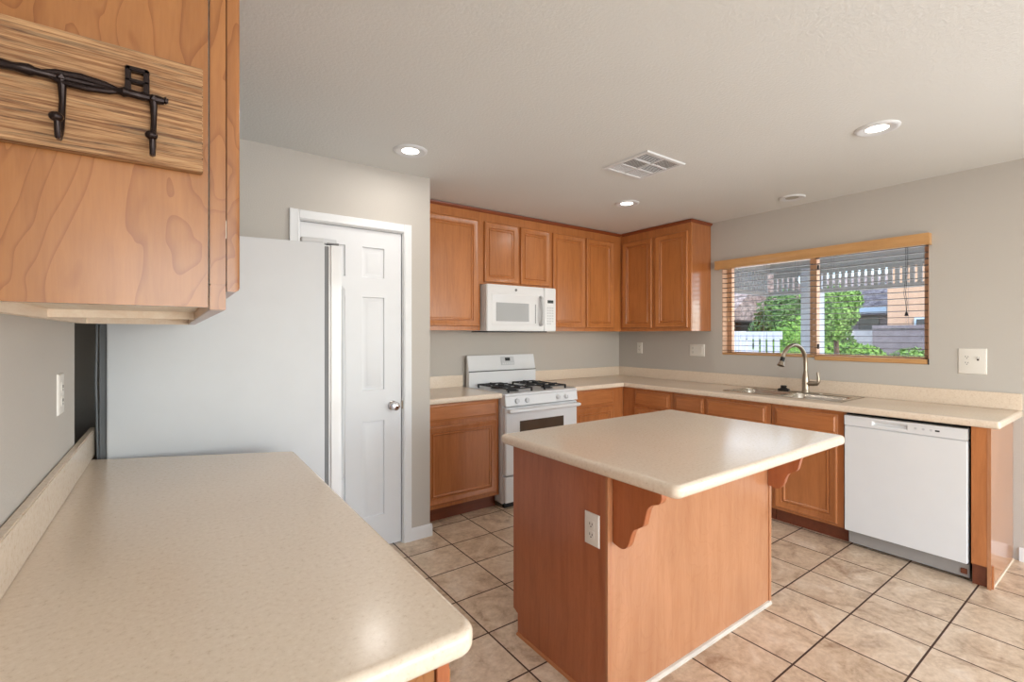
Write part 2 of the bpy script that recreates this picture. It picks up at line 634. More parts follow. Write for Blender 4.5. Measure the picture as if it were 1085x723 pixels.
# window above the sink
wd = D.objects.new('window_1', None)
COL.objects.link(wd)
wd.location = (XW + .10, 1.7, WZ0)
struct(wd, 'two pane sliding window with tan frame above the sink')
fx0, fx1 = XW + .085, XW + .135
g = G()
fw = 0.045
g.box(fx0, fx1, WY0, WY0 + fw, WZ0, WZ1, .003).box(fx0, fx1, WY1 - fw, WY1, WZ0, WZ1, .003)
g.box(fx0, fx1, WY0, WY1, WZ0, WZ0 + fw * .6, .003).box(fx0, fx1, WY0, WY1, WZ1 - fw * .6, WZ1, .003)
g.build('window_frame', 'vinyl', wd)
G().box(XW + .001, fx0, WY1 - .004, WY1 - .0005, WZ0, WZ1).box(XW + .001, fx0, WY0 + .0005, WY0 + .004, WZ0, WZ1).build('jamb_liner', 'vinyl', wd)
G().box(fx0 - .012, fx1, 1.672, 1.722, WZ0 + .02, WZ1 - .02, .003).build('meeting_stile', 'vinyl', wd)
G().box(fx0 + .02, fx0 + .024, 1.72, WY1 - fw, WZ0 + .02, WZ1 - .02).build('pane', 'glass', wd)
G().box(fx0 + .028, fx0 + .032, WY0 + fw, 1.675, WZ0 + .02, WZ1 - .02).build('pane', 'glass', wd)
G().box(fx0 - .016, fx0, 1.655, 1.667, 1.90, 1.94, .002).box(fx0 - .016, fx0, 1.655, 1.667, 1.26, 1.30, .002).build('sash_latch', 'black', wd)


# ------------------------------------------------------------------ cabinet fronts
DOOR_P = [(0, -0.019), (0, -0.007), (0.003, -0.002), (0.007, 0), (0.011, 0), (0.016, -0.003), (0.040, -0.009), (0.045, -0.0095), (0.049, -0.016), (0.053, -0.016)]
PANEL_P = [(0.053, -0.016), (0.057, -0.010), (0.064, -0.010), (0.070, -0.016), (0.075, -0.016)]
DRAW_P = [(0, -0.019), (0, -0.010), (0.005, -0.007), (0.012, -0.0065), (0.020, 0), (0.028, 0)]


def door(parent, origin, ud, nd, w, h, mat='wood', name='door'):
    d = G().rings(w, h, DOOR_P, origin, ud, Z, nd, cap=False).build(name, mat, parent)
    pp = [(a, b) for a, b in PANEL_P]
    p = G().rings(w, h, pp, origin, ud, Z, nd).build(name + '_panel', mat, d)
    return d


def drawer(parent, origin, ud, nd, w, h, mat):
    return G().rings(w, h, DRAW_P, origin, ud, Z, nd, back=True).build('drawer_front', mat, parent)


# --- upper cabinets on the stove wall (front frame at y = 3.39, door faces at 3.37)
UF, UD, UB, UT = 3.39, 3.37, 1.41, 2.437


def upper_stove(label, x0, x1, zb, doors, cat='cabinet', doors_z=(1.445, 2.335), corner=False):
    r = thing('wall_cabinet', label, cat, ((x0 + x1) / 2, 3.54, zb), 'maple wall cabinets')
    G().box(x0, x1, UF + .019, YS, zb + .012, UT).build('cabinet_box', 'wood_up', r)
    g = G()
    # face frame around the doors
    lo, hi = doors_z
    g.box(x0, x1, UF, UF + .019, hi - .012, UT).box(x0, x1, UF, UF + .019, zb, lo + .012)
    edges = [x0] + [e for d_ in doors for e in d_] + [x1]
    for a, b in zip(edges[::2], edges[1::2]):
        a, b = (a if a == x0 else a - .012), (b if b == x1 else b + .012)
        g.box(a, b, UF, UF + .019, lo + .012, hi - .012)
    g.build('face_frame', 'wood_up', r)
    for a, b in doors:
        door(r, (a, UD, lo), X, -Y, b - a, hi - lo, 'wood_up', 'cabinet_door')
    return r


c1 = upper_stove('tall maple wall cabinet with one door, beside the pantry corner', 1.432, 2.105, UB, [(1.47, 2.083)])
c2 = upper_stove('short two door maple wall cabinet above the white microwave', 2.105, 2.885, 1.803, [(2.141, 2.497), (2.522, 2.862)], doors_z=(1.823, 2.335))
c3 = upper_stove('two door maple wall cabinet right of the microwave, reaching the corner', 2.885, 3.861, UB, [(2.900, 3.320), (3.340, 3.735)])
# crown strips travel with each cabinet
crown_prof = [(0, 0), (0.004, 0), (0.018, 0.016), (0.020, 0.022), (0.020, 0.026), (0, 0.026)]


def crown(parent, p0, p1, n, z=2.409):
    p0, p1, n = Vector(p0), Vector(p1), Vector(n)
    d = p1 - p0
    p0.z = z
    G().prism(crown_prof, p0, n, Z, d.normalized(), d.length).build('crown_strip', 'crown', parent)


crown(c1, (1.432, UF, 0), (2.105, UF, 0), (0, -1, 0))
crown(c2, (2.105, UF, 0), (2.885, UF, 0), (0, -1, 0))
crown(c3, (2.885, UF, 0), (3.842, UF, 0), (0, -1, 0))

# --- upper cabinet on the window wall
WF, WDF = 3.86, 3.84
r = thing('wall_cabinet', 'two door maple wall cabinet left of the window with glossy end panel', 'cabinet', (4.0, 2.97, UB), 'maple wall cabinets')
y0, y1 = 2.556, 3.388
G().box(WF + .019, XW, y0 + .014, y1, UB + .012, UT).build('cabinet_box', 'wood_up', r)
G().box(WF + .019, XW, y0, y0 + .014, UB, UT).build('end_panel', 'glossy_end', r)
g = G()
dz0, dz1 = 1.445, 2.335
dy = [(2.585, 2.945), (2.985, 3.360)]
g.box(WF, WF + .019, y0, y1, dz1 - .012, UT).box(WF, WF + .019, y0, y1, UB, dz0 + .012)
g.box(WF, WF + .019, y0, dy[0][0] + .012, dz0 + .012, dz1 - .012).box(WF, WF + .019, dy[0][1] - .012, dy[1][0] + .012, dz0 + .012, dz1 - .012).box(WF, WF + .019, dy[1][1] - .012, y1, dz0 + .012, dz1 - .012)
g.build('face_frame', 'wood_up', r)
for a, b in dy:
    door(r, (WDF, a, dz0), Y, -X, b - a, dz1 - dz0, 'wood_up', 'cabinet_door')
crown(r, (WF, y0, 0), (WF, y1 - .022, 0), (-1, 0, 0))
crown(r, (WF - .02, y0, 0), (XW - .002, y0, 0), (0, -1, 0))

# --- foreground upper cabinet on the left wall
FY, FX = 0.885, 0.070
r = thing('wall_cabinet', 'large foreground maple wall cabinet at top left, carrying the coat rack', 'cabinet', (-0.09, 1.5, UB), 'maple wall cabinets')
ye = 2.19
G().box(XL, FX - .024, FY + .004, FY + .018, UB + .004, UT).build('end_panel', 'panel', r)
G().box(XL, FX - .02, FY + .018, ye, UB + .022, UT).build('cabinet_box', 'raw', r)
g = G()
g.box(XL + .0, XL + .02, FY + .018, ye, UB, UB + .022).box(XL, FX - .022, ye - .018, ye, UB, UB + .022)
g.box(XL, FX - .022, 1.55, 1.568, UB + .003, UB + .022)
g.build('bottom_rail', 'raw', r)
edges = [(FY, FY + .045), (1.50, 1.56), (ye - .045, ye)]
g = G().box(FX - .022, FX, FY, ye, UB, UB + .04, .001).box(FX - .022, FX, FY, ye, 2.36, UT)
for a, b in edges:
    g.box(FX - .022, FX, a, b, UB + .04, 2.36, .001)
g.build('face_frame', 'panel', r)
for a, b in ((0.912, 1.515), (1.545, 2.17)):
    door(r, (FX + .0225, a, 1.442), Y, X, b - a, 2.34 - 1.442, 'panel', 'cabinet_door')
for zz in (1.53, 2.24):
    G().box(FX + .0005, FX + .003, 0.914, 0.922, zz, zz + .03, .0005).build('hinge', 'nickel', r)

# ------------------------------------------------------------------ coat rack on the end panel
r = thing('coat_rack', 'rustic wooden plank with black iron hooks on cabinet end', 'coat rack', (-0.1, FY + .003, 1.70))
pz0, pz1 = 1.6215, 1.781
G().box(-0.255, 0.0385, FY - .015, FY + .0035, pz0, pz1, .0015).build('plank', 'plank', r)
yb = FY - .024  # iron x and z below shrunk about the camera, fitted to image pixels
g = G()
prof = [(-0.250, .004), (-0.230, .0055), (-0.200, .0045), (-0.185, .006), (-0.165, .0045), (-0.150, .0065), (-0.145, .0045), (-0.125, .004), (-.09, .0035), (-0.060, .004), (-0.056, .006), (-0.050, .0042), (-0.035, .005), (-.028, .004), (-0.018, .0055), (-0.010, .004)]
g.tube([(x_, yb, 1.713) for x_, _ in prof], [q * 1.2 for _, q in prof], 10)
g.tube([(x_, yb - .001, 1.713 + dz_) for x_, dz_ in ((-.143, 0), (-.125, .005), (-.10, .0065), (-.075, .004), (-.058, 0))], [.003, .0042, .005, .0042, .003], 8)
g.tube([(x_, yb, 1.713 - dz_) for x_, dz_ in ((-.135, 0), (-.12, .006), (-.095, .007), (-.072, .004), (-.058, 0))], [.003, .004, .0042, .004, .003], 8)
for k in range(5):
    g.ball((-.0495 + k * .006, yb, 1.713), .0052, (0.7, 1, 1), 1)
g.ball((-.008, yb, 1.7145), .0042, (1, 1, 1.4), 1)
g.build('iron_bar', 'bronze', r)
# buckle plate over the bar
g = G()
bx0, bx1, bz0, bz1, fr = -0.0545, -0.0270, 1.712, 1.7525, .0068
bt = yb + .001
for q in ((bx0, bx1, bz0, bz0 + fr), (bx0, bx1, bz1 - fr, bz1), (bx0, bx1, 1.7295, 1.7350), (bx0, bx0 + fr, bz0, bz1), (bx1 - fr, bx1, bz0, bz1)):
    g.box(q[0], q[1], bt - .003, bt + .008, q[2], q[3], .0015)
g.build('iron_buckle', 'bronze', r)
for hx in (-0.1205, -0.0230):
    g = G()
    g.tube([(hx, yb, 1.714), (hx + .001, yb + .002, 1.703), (hx + .001, yb + .004, 1.682), (hx, yb + .003, 1.658), (hx, yb - .003, 1.643), (hx, yb - .012, 1.628), (hx, yb - .020, 1.627), (hx, yb - .024, 1.636), (hx, yb - .025, 1.646)],
           [.0060, .0046, .0036, .0040, .0042, .0036, .0034, .0034, .0034], 10)
    g.ball((hx - .001, yb - .025, 1.651), .0078, (1, 1, .85), 2)
    g.ball((hx, yb - .001, 1.713), .0066, (1, 1, 1), 1)
    g.build('coat_hook', 'bronze', r)

# ------------------------------------------------------------------ base cabinets
BT = 0.871     # carcass top
BFY, BDY = 3.110, 3.090     # stove side frame and door faces
BFX, BDX = 3.570, 3.550     # window side
# left of the range
r = thing('base_cabinet', 'single door maple base cabinet left of the white range', 'cabinet', (1.77, 3.4, 0), 'maple base cabinets')
G().box(1.432, 2.105, BFY, YS - .012, 0.105, BT).build('cabinet_box', 'wood', r)
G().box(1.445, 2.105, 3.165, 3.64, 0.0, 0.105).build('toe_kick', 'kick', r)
drawer(r, (1.47, BDY, 0.737), X, -Y, 0.61, 0.125, 'wood_x')
door(r, (1.47, BDY, 0.135), X, -Y, 0.61, 0.572, 'wood', 'cabinet_door')
# right of the range to the corner
r = thing('base_cabinet', 'maple base cabinet between the white range and the counter corner', 'cabinet', (3.2, 3.4, 0), 'maple base cabinets')
G().box(2.895, BFX - .002, BFY, YS - .012, 0.105, BT).build('cabinet_box', 'wood', r)
G().box(2.895, 3.62, 3.165, 3.64, 0.0, 0.105).build('toe_kick', 'kick', r)
drawer(r, (2.925, BDY, 0.715), X, -Y, 0.50, 0.145, 'wood_x')
door(r, (2.925, BDY, 0.135), X, -Y, 0.50, 0.562, 'wood', 'cabinet_door')


def base_win(label, ya, yb_, fronts, doors):
    r = thing('base_cabinet', label, 'cabinet', (3.87, (ya + yb_) / 2, 0), 'maple base cabinets')
    g = G()
    g.box(BFX, BFX + .019, ya, yb_, 0.105, BT)
    g.box(BFX + .019, XW - .003, ya, ya + .016, .105, BT).box(BFX + .019, XW - .003, yb_ - .016, yb_, .105, BT)
    g.box(BFX + .019, XW - .003, ya + .016, yb_ - .016, .105, .121)
    g.build('cabinet_box', 'wood', r)
    G().box(3.645, 3.66, ya, yb_, 0.0, 0.105).build('toe_kick', M['kick'], r)
    for a, b in fronts:
        drawer(r, (BDX, a, 0.715), Y, -X, b - a, 0.130, 'wood_y')
    for a, b in doors:
        door(r, (BDX, a, 0.125), Y, -X, b - a, 0.562, 'wood', 'cabinet_door')
    return r


base_win('maple base cabinet just right of the counter corner, partly behind the island', 2.545, 3.108, [(2.575, 2.955)], [(2.575, 2.955)])
base_win('maple sink base cabinet with two false drawer fronts, behind the island', 1.705, 2.540, [(1.735, 2.215), (2.24, 2.515)], [(1.735, 2.115), (2.135, 2.515)])
base_win('single door maple base cabinet left of the white dishwasher', 1.243, 1.700, [(1.275, 1.675)], [(1.275, 1.675)])
# end stile and panel right of the dishwasher
r = thing('cabinet_end_panel', 'worn maple end panel closing the counter right of the dishwasher', 'cabinet panel', (3.87, 0.59, 0))
G().box(BFX - .008, BFX + .012, 0.572, 0.634, 0.118, BT, .001).build('front_stile', 'wood', r)
G().box(BFX - .008, XW - .003, 0.556, 0.572, 0.0, BT, .001).build('side_panel', 'island_front', r)
G().box(BFX + .02, BFX + .035, 0.572, 0.634, 0.0, 0.118).build('toe_board', 'kick', r)
G().box(BFX + .012, BFX + .035, 0.550, 0.556, 0.0, 0.125, .001).build('corner_strip', 'wood', r)
G().box(BFX + .035, XW - .02, 0.550, 0.556, 0.0, 0.012, .001).build('shoe_strip', 'raw', r)

# ------------------------------------------------------------------ worktops
LT, LB = 0.914, 0.872


def round_poly(pts, radii, n=6):
    out = []
    L = len(pts)
    for i, (p, r_) in enumerate(zip(pts, radii)):
        p = Vector(p)
        a, b = Vector(pts[i - 1]), Vector(pts[(i + 1) % L])
        if r_ <= 0:
            out.append(tuple(p))
            continue
        d1, d2 = (a - p).normalized(), (b - p).normalized()
        ang = d1.angle(d2)
        tl = r_ / math.tan(ang / 2)
        c = p + (d1 + d2).normalized() * (r_ / math.sin(ang / 2))
        s_, e_ = p + d1 * tl - c, p + d2 * tl - c
        for k in range(n + 1):
            v_ = s_.lerp(e_, k / n).normalized() * r_
            out.append(tuple(c + v_))
    return out


def slab(name, pts, radii, parent=None, bev=0.014, z0=LB, z1=LT, hole=None):
    """worktop with a rolled edge: stacked loops, each the outline moved inward"""
    P_ = [Vector(p) for p in pts]
    L = len(P_)

    def inset(d):
        out = []
        for i in range(L):
            a, p, b = P_[i - 1], P_[i], P_[(i + 1) % L]
            e1, e2 = (p - a).normalized(), (b - p).normalized()
            n1, n2 = Vector((-e1.y, e1.x)), Vector((-e2.y, e2.x))
            k = (n1 + n2) / (1 + n1.dot(n2))
            out.append(tuple(p + k * d))
        return round_poly(out, [max(r_ - d, .0008) for r_ in radii])
    t = bmesh.new()
    loops = []
    prof = [(bev * (1 - math.sin(a * PI / 10)), z1 - bev * (1 - math.cos(a * PI / 10))) for a in range(6)]
    b2 = min(bev, z1 - z0 - bev - .001)
    prof += [(b2 * (1 - math.cos(a * PI / 10)), z0 + b2 * (1 - math.sin(a * PI / 10))) for a in range(6)]
    for ins, z in prof:
        loops.append([t.verts.new((p[0], p[1], z)) for p in inset(ins)])
    n = len(loops[0])
    for a, b in zip(loops, loops[1:]):
        for k in range(n):
            t.faces.new((a[k], a[(k + 1) % n], b[(k + 1) % n], b[k]))
    if hole is None:
        t.faces.new(loops[0][::-1])
        t.faces.new(loops[-1])
    else:
        hs = []
        for lp, z in ((loops[0], z1), (loops[-1], z0)):
            hv = [t.verts.new((x_, y_, z)) for x_, y_ in ((hole[0], hole[2]), (hole[1], hole[2]), (hole[1], hole[3]), (hole[0], hole[3]))]
            he = [t.edges.new((hv[k], hv[(k + 1) % 4])) for k in range(4)]
            oe = [t.edges.get((lp[k], lp[(k + 1) % n])) for k in range(n)]
            bmesh.ops.triangle_fill(t, use_beauty=True, edges=he + oe)
            hs.append(hv)
        for k in range(4):
            t.faces.new((hs[0][k], hs[0][(k + 1) % 4], hs[1][(k + 1) % 4], hs[1][k]))
    bmesh.ops.recalc_face_normals(t, faces=t.faces[:])
    g = G()
    g._add(t)
    return g.build(name, 'laminate', parent, 50)


# peninsula / left counter
r = thing('countertop', 'long beige laminate counter in left foreground with backsplash lip', 'countertop', (0.07, 1.4, LB), 'beige laminate countertops')
slab('worktop', [(XL + .002, 0.628), (0.392, 0.628), (0.392, 2.02), (XL + .002, 2.325)], [0, .035, .02, 0], r, .015)
G().box(XL + .001, XL + .021, 0.628, 2.42, LT - .001, 1.015, .003).build('backsplash', 'laminate', r)
r = thing('base_cabinet', 'maple base cabinet under the left foreground counter', 'cabinet', (0.05, 1.3, 0), 'maple base cabinets')
G().box(XL + .003, 0.325, 0.655, 2.0, 0.10, BT).build('cabinet_box', 'panel', r)
G().box(0.327, 0.348, 0.650, 2.0, 0.10, BT, .001).build('face_frame', 'island_side', r)
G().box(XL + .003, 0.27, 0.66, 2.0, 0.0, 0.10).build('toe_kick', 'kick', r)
for a, b in ((0.68, 1.10), (1.12, 1.54), (1.56, 1.98)):
    door(r, (0.369, a, 0.13), Y, X, b - a, 0.70, 'wood', 'cabinet_door')

# left of range
r = thing('countertop', 'short beige laminate counter piece left of the range', 'countertop', (1.77, 3.4, LB), 'beige laminate countertops')
slab('worktop', [(1.432, 3.062), (2.108, 3.062), (2.108, 3.698), (1.432, 3.698)], [0, 0, 0, 0], r, .012)
G().box(1.432, 2.108, 3.678, 3.698, LT - .001, 1.015, .003).build('backsplash', 'laminate', r)

# L shaped main worktop with the sink cut-out
SY0, SY1, SX0, SX1 = 1.295, 2.135, 3.665, 4.095
r = thing('countertop', 'long L shaped beige laminate counter under the window, holding the sink', 'countertop', (3.85, 2.1, LB), 'beige laminate countertops')
slab('worktop', [(3.528, 0.515), (4.178, 0.515), (4.178, 3.698), (2.892, 3.698), (2.892, 3.062), (3.528, 3.062)], [.015, 0, 0, 0, 0, 0], r, .013,
     hole=(SX0 + .02, SX1 - .02, SY0 + .02, SY1 - .02))
g = G().box(4.158, 4.178, 0.515, 3.698, LT - .001, 1.015, .003).box(2.892, 4.16, 3.678, 3.698, LT - .001, 1.015, .003)
g.build('backsplash', 'laminate', r)

# ------------------------------------------------------------------ sink and tap
r = thing('kitchen_sink', 'stainless double bowl drop-in sink under the window', 'sink', (3.88, 1.715, 0.75))


def bowl(g, x0, x1, y0, y1, depth):
    """open rounded bowl hanging from the rim, with thickness"""
    loops = []
    def loop(ins, z, rad):
        pts = round_poly([(x0 + ins, y0 + ins), (x1 - ins, y0 + ins), (x1 - ins, y1 - ins), (x0 + ins, y1 - ins)], [rad] * 4, 5)
        return [(p[0], p[1], z) for p in pts]
    top = LT + .004
    for ins, z, rad in ((-.004, top, .055), (0, top - .006, .05), (.006, top - .05, .05), (.012, top - depth + .03, .05), (.022, top - depth + .008, .045), (.045, top - depth, .03)):
        loops.append(loop(ins, z, rad))
    t = bmesh.new()
    vs = [[t.verts.new(p) for p in lp] for lp in loops]
    n = len(vs[0])
    for a, b in zip(vs, vs[1:]):
        for k in range(n):
            t.faces.new((a[k], a[(k + 1) % n], b[(k + 1) % n], b[k]))
    t.faces.new(vs[-1])
    g._add(t)


B1 = (SX0 + .028, 4.008, SY0 + .035, 1.705)
B2 = (SX0 + .028, 4.008, 1.735, SY1 - .035)
for B in (B1, B2):
    g = G()
    bowl(g, *B, 0.17)
    g.build('bowl', 'steel', r)
    G().lathe([(.045, 0), (.042, .003), (.03, .001), (0.0, .001)], ((B[0] + B[1]) / 2, (B[2] + B[3]) / 2, LT - .165)).build('drain', 'chrome', r)
# rim deck with two openings
t = bmesh.new()
rx = [SX0, B1[0], B1[1], SX1]
ry = [SY0, B1[2], B1[3], B2[2], B2[3], SY1]
g = G()
for i in range(3):
    for j in range(5):
        if i == 1 and j in (1, 3):
            continue
        g.box(rx[i], rx[i + 1], ry[j], ry[j + 1], LT + .0005, LT + .004)
g.tube([(SX0, SY0, LT + .003), (SX1, SY0, LT + .003), (SX1, SY1, LT + .003), (SX0, SY1, LT + .003)], .0035, 8, True)
for B in (B1, B2):
    for (cx, cy, sx_, sy_) in ((B[0], B[2], 1, 1), (B[1], B[2], -1, 1), (B[1], B[3], -1, -1), (B[0], B[3], 1, -1)):
        rr_ = .05
        pts = [(0, 0)] + [(rr_ * (1 - math.sin(a * PI / 12)), rr_ * (1 - math.cos(a * PI / 12))) for a in range(7)]
        g.prism([(cx + sx_ * p[0], cy + sy_ * p[1]) for p in pts], (0, 0, LT + .0005), X, Y, Z, .0035)
g.build('rim', 'steel', r)

r = thing('kitchen_faucet', 'brushed nickel gooseneck pull-down faucet behind the sink', 'faucet', (4.045, 1.715, LT))
fx, fy = 4.045, 1.668
zb = LT + .0045
G().prism(round_poly([(-.03, -.125), (.03, -.125), (.03, .125), (-.03, .125)], [.029] * 4), (fx, fy, zb), X, Y, Z, .006, .002).build('deck_plate', 'nickel', r)
g = G()
g.lathe([(.028, 0), (.028, .006), (.025, .012), (.0245, .05), (.0255, .09), (.022, .12), (.0165, .150), (.0135, .17), (0, .17)], (fx, fy, zb + .006))
g.build('faucet_body', 'nickel', r)
dirx, diry = -0.985, 0.17
path = [(0, .14), (0, .19), (0, .235)]
R_ = .142
for k in range(0, 17):
    a = PI * k / 16 * .90
    path.append((R_ * (1 - math.cos(a)), .235 + R_ * math.sin(a)))
P3 = [(fx + dirx * u, fy + diry * u, zb + w_) for u, w_ in path]
G().tube(P3, .0145, 14).build('spout', 'nickel', r)
e = Vector(P3[-1])
d_ = (e - Vector(P3[-2])).normalized()
G().tube([e - d_ * .005, e + d_ * .012, e + d_ * .03], [.0150, .0160, .017], 14).build('spray_collar', 'black', r)
G().tube([e + d_ * .03, e + d_ * .05, e + d_ * .064, e + d_ * .066], [.0175, .022, .026, .020], 16).build('spray_head', 'nickel', r)
hy = fy - .024
G().tube([(fx, hy + .01, zb + .075), (fx, hy - .03, zb + .075), (fx, hy - .055, zb + .078), (fx, hy - .068, zb + .095), (fx, hy - .066, zb + .13), (fx, hy - .06, zb + .165)],
         [.020, .019, .017, .013, .010, .009], 12).build('faucet_handle', 'nickel', r)
o = G().lathe([(.044, 0), (.046, .006), (.042, .012), (.026, .018), (.020, .026), (.024, .034), (.020, .040), (0, .042)], (4.050, 1.835, LT + .0065)).build('sink_stopper', 'black')
tag(o, 'black rubber sink stopper resting on the back rim of the sink', 'sink stopper')

# ------------------------------------------------------------------ gas range
RX0, RX1 = 2.114, 2.884
r = thing('gas_range', 'white freestanding gas range with black grates', 'stove', (2.5, 3.35, 0))
G().box(RX0, RX1, 3.075, 3.66, 0.035, 0.895, .003).build('body', 'white', r)
g = G().box(RX0 - .001, RX1 + .001, 3.030, 3.600, 0.888, 0.906, .006, 3)
g.box(RX0 + .006, RX0 + .018, 3.05, 3.60, .905, .911, .003).box(RX1 - .018, RX1 - .006, 3.05, 3.60, .905, .911, .003)
g.build('cooktop', 'white', r)
# sloping control panel
G().prism([(0, 0), (0.055, 0), (0.055, 0.077), (0.012, 0.077)], (RX0 + .001, 3.022, 0.809), Y, Z, X, RX1 - RX0 - .002, .003).build('control_panel', 'white', r)
for kx in (2.20, 2.265, 2.655, 2.745):
    if kx < 2.3:
        continue
    k = G().lathe([(.021, 0), (.020, .010), (.018, .022), (.016, .026), (0, .027)], (kx, 3.027, 0.846), (0, -1, .15), 20)
    k.box(kx - .004, kx + .004, 3.027 - .034, 3.027 - .020, .830, .862, .002)
    k.build('knob', 'white', r)
for kx in (2.225, 2.325):
    G().lathe([(.021, 0), (.020, .008), (.018, .015), (0, .016)], (kx, 3.027, 0.846), (0, -1, .15), 20).build('knob', 'white_soft', r)
od = G().box(RX0 + .004, RX1 - .004, 3.028, 3.075, 0.262, 0.800, .006, 3).build('oven_door', 'white', r)
G().box(2.255, 2.722, 3.0255, 3.030, 0.42, 0.684, .001).build('oven_window', 'oven_glass', od)
g = G()
g.tube([(RX0 + .012, 2.985, 0.772), (RX0 + .03, 2.978, 0.774), (2.5, 2.974, 0.774), (RX1 - .03, 2.978, 0.774), (RX1 - .012, 2.985, 0.772)], [.012, .016, .016, .016, .012], 14)
g.box(RX0 + .014, RX0 + .05, 2.978, 3.030, 0.760, 0.788, .004).box(RX1 - .05, RX1 - .014, 2.978, 3.030, 0.760, 0.788, .004)
g.build('oven_handle', 'white', od)
G().box(RX0 + .004, RX1 - .004, 3.030, 3.075, 0.048, 0.250, .006, 3).build('storage_drawer', 'white', r)
G().box(RX0 + .02, RX1 - .02, 3.07, 3.10, 0.0, 0.05).build('kick_plate', 'black', r)
# backguard
bg = G().prism([(3.605, 0.900), (3.66, 0.900), (3.66, 1.187), (3.640, 1.187), (3.612, 1.06), (3.618, 1.045), (3.605, 1.040)], (RX0 + .012, 0, 0), Y, Z, X, RX1 - RX0 - .018, .003).build('backguard', 'white', r)
G().box(RX0 + .013, RX1 - .007, 3.604, 3.616, 1.041, 1.0475).build('vent_slot', 'black', bg)
q = Matrix.Translation((2.555, 3.6275, 1.135)) @ Matrix.Rotation(math.radians(-12.4), 4, 'X')
G(q).box(-.075, .075, -.004, .002, -.045, .035, .002).build('clock_panel', 'white_soft', bg)
G(q).box(-.028, .028, -.0052, 0, -.005, .025, .001).build('clock_display', 'display', bg)
g = G(q)
for k in range(6):
    g.box(-.06 + k * .022, -.046 + k * .022, -.0050, 0, -.034, -.024, .001)
g.build('clock_buttons', 'white', bg)
# burners and grates
for cx in (2.315, 2.690):
    for cy in (3.215, 3.450):
        b_ = G().lathe([(.055, 0), (.052, .004), (.034, .006), (.034, .016), (.038, .018), (.038, .024), (.030, .028), (0, .029)], (cx, cy, .906)).build('burner', 'iron', r)
for cx in (2.315, 2.690):
    g = G()
    zt_, hw, bw = .936, .118, .0055
    ya_, yb_g = 3.215 - .112, 3.450 + .112
    for yy in (ya_, (ya_ + yb_g) / 2, yb_g):
        g.box(cx - hw, cx + hw, yy - bw, yy + bw, zt_ - .006, zt_ + .004, .002)
    for xx in (cx - hw, cx + hw):
        g.box(xx - bw, xx + bw, ya_, yb_g, zt_ - .006, zt_ + .004, .002)
        for yy in (ya_, yb_g):
            g.box(xx - .007, xx + .007, yy - .007, yy + .007, .9055, zt_ + .003, .002)
    for cy in (3.215, 3.450):
        for a in range(4):
            ca, sa = round(math.cos(a * PI / 2)), round(math.sin(a * PI / 2))
            p0, p1 = (cx + ca * .026, cy + sa * .026), (cx + ca * (hw - .002), cy + sa * (.108 if (sa > 0) == (cy > 3.3) or sa == 0 else .112))
            g.box(min(p0[0], p1[0]) - bw * abs(sa), max(p0[0], p1[0]) + bw * abs(sa), min(p0[1], p1[1]) - bw * abs(ca), max(p0[1], p1[1]) + bw * abs(ca), zt_ - .004, zt_ + .010, .002)
    g.build('grate', 'iron', r)

# ------------------------------------------------------------------ microwave
MX0, MX1, MY, MZ0, MZ1 = 2.120, 2.878, 3.305, 1.402, 1.801
r = thing('microwave', 'white over-the-range microwave above the stove', 'microwave', (2.5, 3.5, MZ0))
G().box(MX0, MX1, MY + .03, YS - .002, MZ0 + .004, MZ1 - .0005, .004).build('body', 'white', r)
d = G().box(MX0, 2.735, MY, MY + .030, MZ0 + .004, MZ1 - .001, .006, 3).build('door', 'white', r)
G().rings(2.655 - 2.165, .272, [(0, 0), (.004, .0025), (.012, .0025), (.016, .001)], (2.165, MY, 1.455), X, Z, -Y).build('door_bezel', 'white', d)
G().box(2.212, 2.560, MY - .0035, MY + .002, 1.490, 1.648, .0015).build('door_window', 'mw_glass', d)
g = G()
g.tube([(2.690, MY - .002, 1.715), (2.690, MY - .030, 1.700), (2.690, MY - .036, 1.64), (2.690, MY - .038, 1.585), (2.690, MY - .036, 1.53), (2.690, MY - .030, 1.475), (2.690, MY - .002, 1.460)], [.013, .015, .0155, .016, .0155, .015, .013], 14)
g.build('door_handle', 'white_soft', d)
G().box(2.630, 2.637, MY - .0035, MY + .001, 1.475, 1.645, .001).build('trim_line', 'gasket', d)
G().lathe([(.012, 0), (.012, .002), (.010, .0026), (0, .0026)], (2.42, MY, 1.762), (0, -1, 0), 20).build('round_badge', 'gasket', d)
p = G().box(2.737, MX1, MY, MY + .030, MZ0 + .004, MZ1 - .001, .006, 3).build('control_panel', 'white', r)
G().box(2.775, 2.845, MY - .002, MY + .001, 1.662, 1.690, .004).build('clock_display', 'display', p)
g = G()
for i in range(7):
    for j in range(3):
        if i == 6 and j == 2:
            continue
        g.box(2.770 + j * .028, 2.790 + j * .028, MY - .0012, MY + .001, 1.612 - i * .024, 1.626 - i * .024, .0005)
g.build('keypad', 'white_soft', p)
G().box(MX0 + .03, MX1 - .08, MY + .035, MY + .3, MZ0 - .006, MZ0 + .006).build('vent_grille', 'black', r)

# ------------------------------------------------------------------ dishwasher
r = thing('dishwasher', 'white built-in dishwasher at right end of the counter', 'dishwasher', (3.85, 0.94, 0))
dy0, dy1 = 0.646, 1.232
G().box(3.60, 4.12, dy0 + .006, dy1 + .004, 0.09, 0.860).build('body', 'dark_gap', r)
G().box(3.548, 3.60, dy0, dy1, 0.108, 0.786, .004, 3).build('door', 'white', r)
cpn = G()
